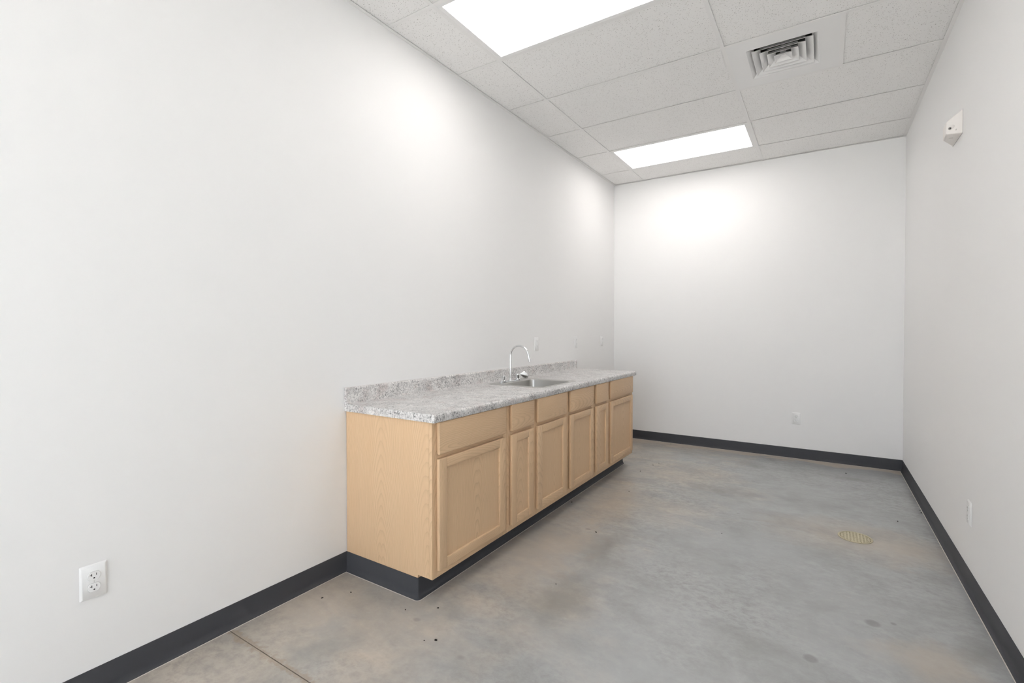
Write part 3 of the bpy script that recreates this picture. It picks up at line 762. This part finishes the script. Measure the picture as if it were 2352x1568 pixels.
# side face frame of reference (faces the camera side)
p0 = Vector((2.634, 2.110, zb0)); p1 = Vector((W, 2.126, zb0)); ad = (p1 - p0).normalized(); on = Vector((ad.y, -ad.x, 0))
if on.y > 0: on = -on
Q = lambda a, b, c: p0 + ad * a + Vector((0, 0, 1)) * b + on * c
def sdisc(name, ca, cb, ra, rb, c0, c1, mat, par, n=24, rot=0.0, inset=0.0008):
    bm = bmesh.new(); L = []
    for c, k in ((c0, 1.0), (c1 - inset, 1.0), (c1, 0.88)):
        lp = []
        for i in range(n):
            a = 2 * math.pi * i / n; u, v = ra * k * math.cos(a), rb * k * math.sin(a)
            lp.append(Q(ca + u * math.cos(rot) - v * math.sin(rot), cb + u * math.sin(rot) + v * math.cos(rot), c))
        L.append(lp)
    loft(bm, L, True, True, True); return finish(name, bm, mat, par, smooth=True)
sdisc('boss', 0.0215, 0.0355, 0.0150, 0.0105, -0.001, 0.0014, M_PLASTW, se, rot=math.radians(38))
lk = sdisc('screw', 0.0150, 0.0290, 0.0070, 0.0070, 0.0, 0.0040, M_SCREW, se)
sdisc('screw_socket', 0.0150, 0.0290, 0.0038, 0.0038, 0.0038, 0.0043, M_SLOT, lk, n=6)
bm = bmesh.new()
for a0, a1, b0, b1 in ((0.0405, 0.0425, 0.0165, 0.0225), (0.0415, 0.0450, 0.0215, 0.0240)):
    vs = [bm.verts.new(Q(a, b, c)) for a in (a0, a1) for b in (b0, b1) for c in (-0.0005, 0.0006)]
    for q in [(0, 1, 3, 2), (4, 6, 7, 5), (0, 4, 5, 1), (2, 3, 7, 6), (0, 2, 6, 4), (1, 5, 7, 3)]: bm.faces.new([vs[i] for i in q])
finish('latch_slot', bm, M_SCREW, se)
bm = bmesh.new()
for i, (dx, w_) in enumerate(((0.0, 0.0040), (0.0055, 0.0030), (0.0098, 0.0045), (0.0150, 0.0030))):
    bbox(bm, 2.657 + dx, 2.657 + dx + w_, 2.178 + dx * 0.4, 2.184 + dx * 0.4, zb0 - 0.0003, zb0 + 0.0005)
finish('moulded_mark', bm, M_MARK, se)

# ------------------------------------------------------------------ floor drain
do = empty('floor_drain', (drain_c[0], drain_c[1], 0), 'round brass floor drain grate in the concrete floor', 'floor drain')
bm = bmesh.new(); lathe(bm, [(DR, 0.0002), (DR, 0.0030), (DR - 0.003, 0.0042), (DR - 0.008, 0.0042), (DR - 0.010, 0.0025), (DR - 0.010, 0.0002)], (drain_c[0], drain_c[1], 0), 48, cap=False)
finish('ring', bm, M_BRASS, do, smooth=True)
bm = bmesh.new(); lathe(bm, [(DR - 0.010, 0.0002), (DR - 0.010, 0.0012)], (drain_c[0], drain_c[1], 0), 40)
finish('drain_well', bm, M_BRASSDK, do)
# strainer plate: rows of bars with slots between
k = -5
bm = bmesh.new(); Rg = DR - 0.0105
while k <= 5:
    yo = k * 0.0138; half = math.sqrt(max(0.0, Rg * Rg - (abs(yo) + 0.0042) ** 2)); 
    if half > 0.012:
        bm2 = bmesh.new(); bbox(bm2, drain_c[0] - half, drain_c[0] + half, drain_c[1] + yo - 0.0042, drain_c[1] + yo + 0.0042, 0.0010, 0.0034, 0.0008, 1)
        finish('grate_bar', bm2, M_BRASS, do, smooth=True)
    k += 1
bm.free()
for k in range(-4, 5):
    xo = k * 0.0165; half = math.sqrt(max(0.0, Rg * Rg - (abs(xo) + 0.004) ** 2))
    bm2 = bmesh.new(); bbox(bm2, drain_c[0] + xo - 0.0038, drain_c[0] + xo + 0.0038, drain_c[1] - half, drain_c[1] + half, 0.0008, 0.0031)
    finish('grate_crossbar', bm2, M_BRASS, do)
bm = bmesh.new(); lathe(bm, [(0.006, 0.0030), (0.006, 0.0040), (0.004, 0.0046)], (drain_c[0], drain_c[1], 0), 16)
finish('centre_screw', bm, M_BRASS, do, smooth=True)

# ------------------------------------------------------------------ crumbs on the floor
crumbs = [(0.1256, 0.1658, 9), (0.1989, 0.2693, 7), (0.6387, 0.3947, 8), (0.5241, 0.3064, 5), (0.784, 0.2215, 10), (0.745, 0.196, 5), (0.9924, 0.8586, 6), (0.9164, 1.5262, 10), (0.5586, 1.9148, 9),
          (0.8313, 2.3633, 9), (1.5793, 1.9222, 6), (2.5194, 2.7379, 10), (2.6746, 3.0595, 9), (2.6746, 3.005, 9), (2.2749, 3.8221, 12), (0.7721, 3.1773, 10), (0.735, 2.927, 10), (0.80, 3.27, 8), (0.69, 4.10, 12)]
places = ['before the cabinet end panel, farther from the cabinets', 'before the cabinet end panel, close to its cove base', 'off the front corner of the exposed cabinet end', 'off the cove base of the cabinet end panel, midway along it',
          'between the saw-cut joint and the cabinet corner, larger of two', 'between the saw-cut joint and the cabinet corner, smaller of two', 'off the widest near cabinet door',
          'in front of the sink cabinet, well clear of the toe kick', 'right against the toe kick under the sink cabinet', 'in front of the far narrow cabinet', 'alone in the middle of the floor', 'between the floor drain and the right wall',
          'against the right wall baseboard, farther of a pair', 'against the right wall baseboard, nearer of a pair', 'near the end wall baseboard in front of its outlet', 'off the far end of the cabinets, towards the end wall',
          'off the far front corner of the cabinets', 'past the far end of the cabinets, nearest the end wall of three', 'touching the end wall baseboard behind the cabinets']
for i, (x, y, s) in enumerate(crumbs):
    bm = bmesh.new(); bmesh.ops.create_icosphere(bm, subdivisions=1, radius=1.0)
    a = random.uniform(0, math.pi); el = random.uniform(0.45, 0.75); rad = s * 0.00080
    for v in bm.verts:
        c = v.co * random.uniform(0.75, 1.15)
        px, py, pz = c.x * rad, c.y * rad * el, max(-0.0008, c.z * rad * 0.40)
        v.co = Vector((x + px * math.cos(a) - py * math.sin(a), y + px * math.sin(a) + py * math.cos(a), 0.0009 + pz))
    tag(finish('debris_crumb', bm, M_CRUMB), 'dark crumb ' + places[i], 'debris', 'dark crumbs scattered on the floor')
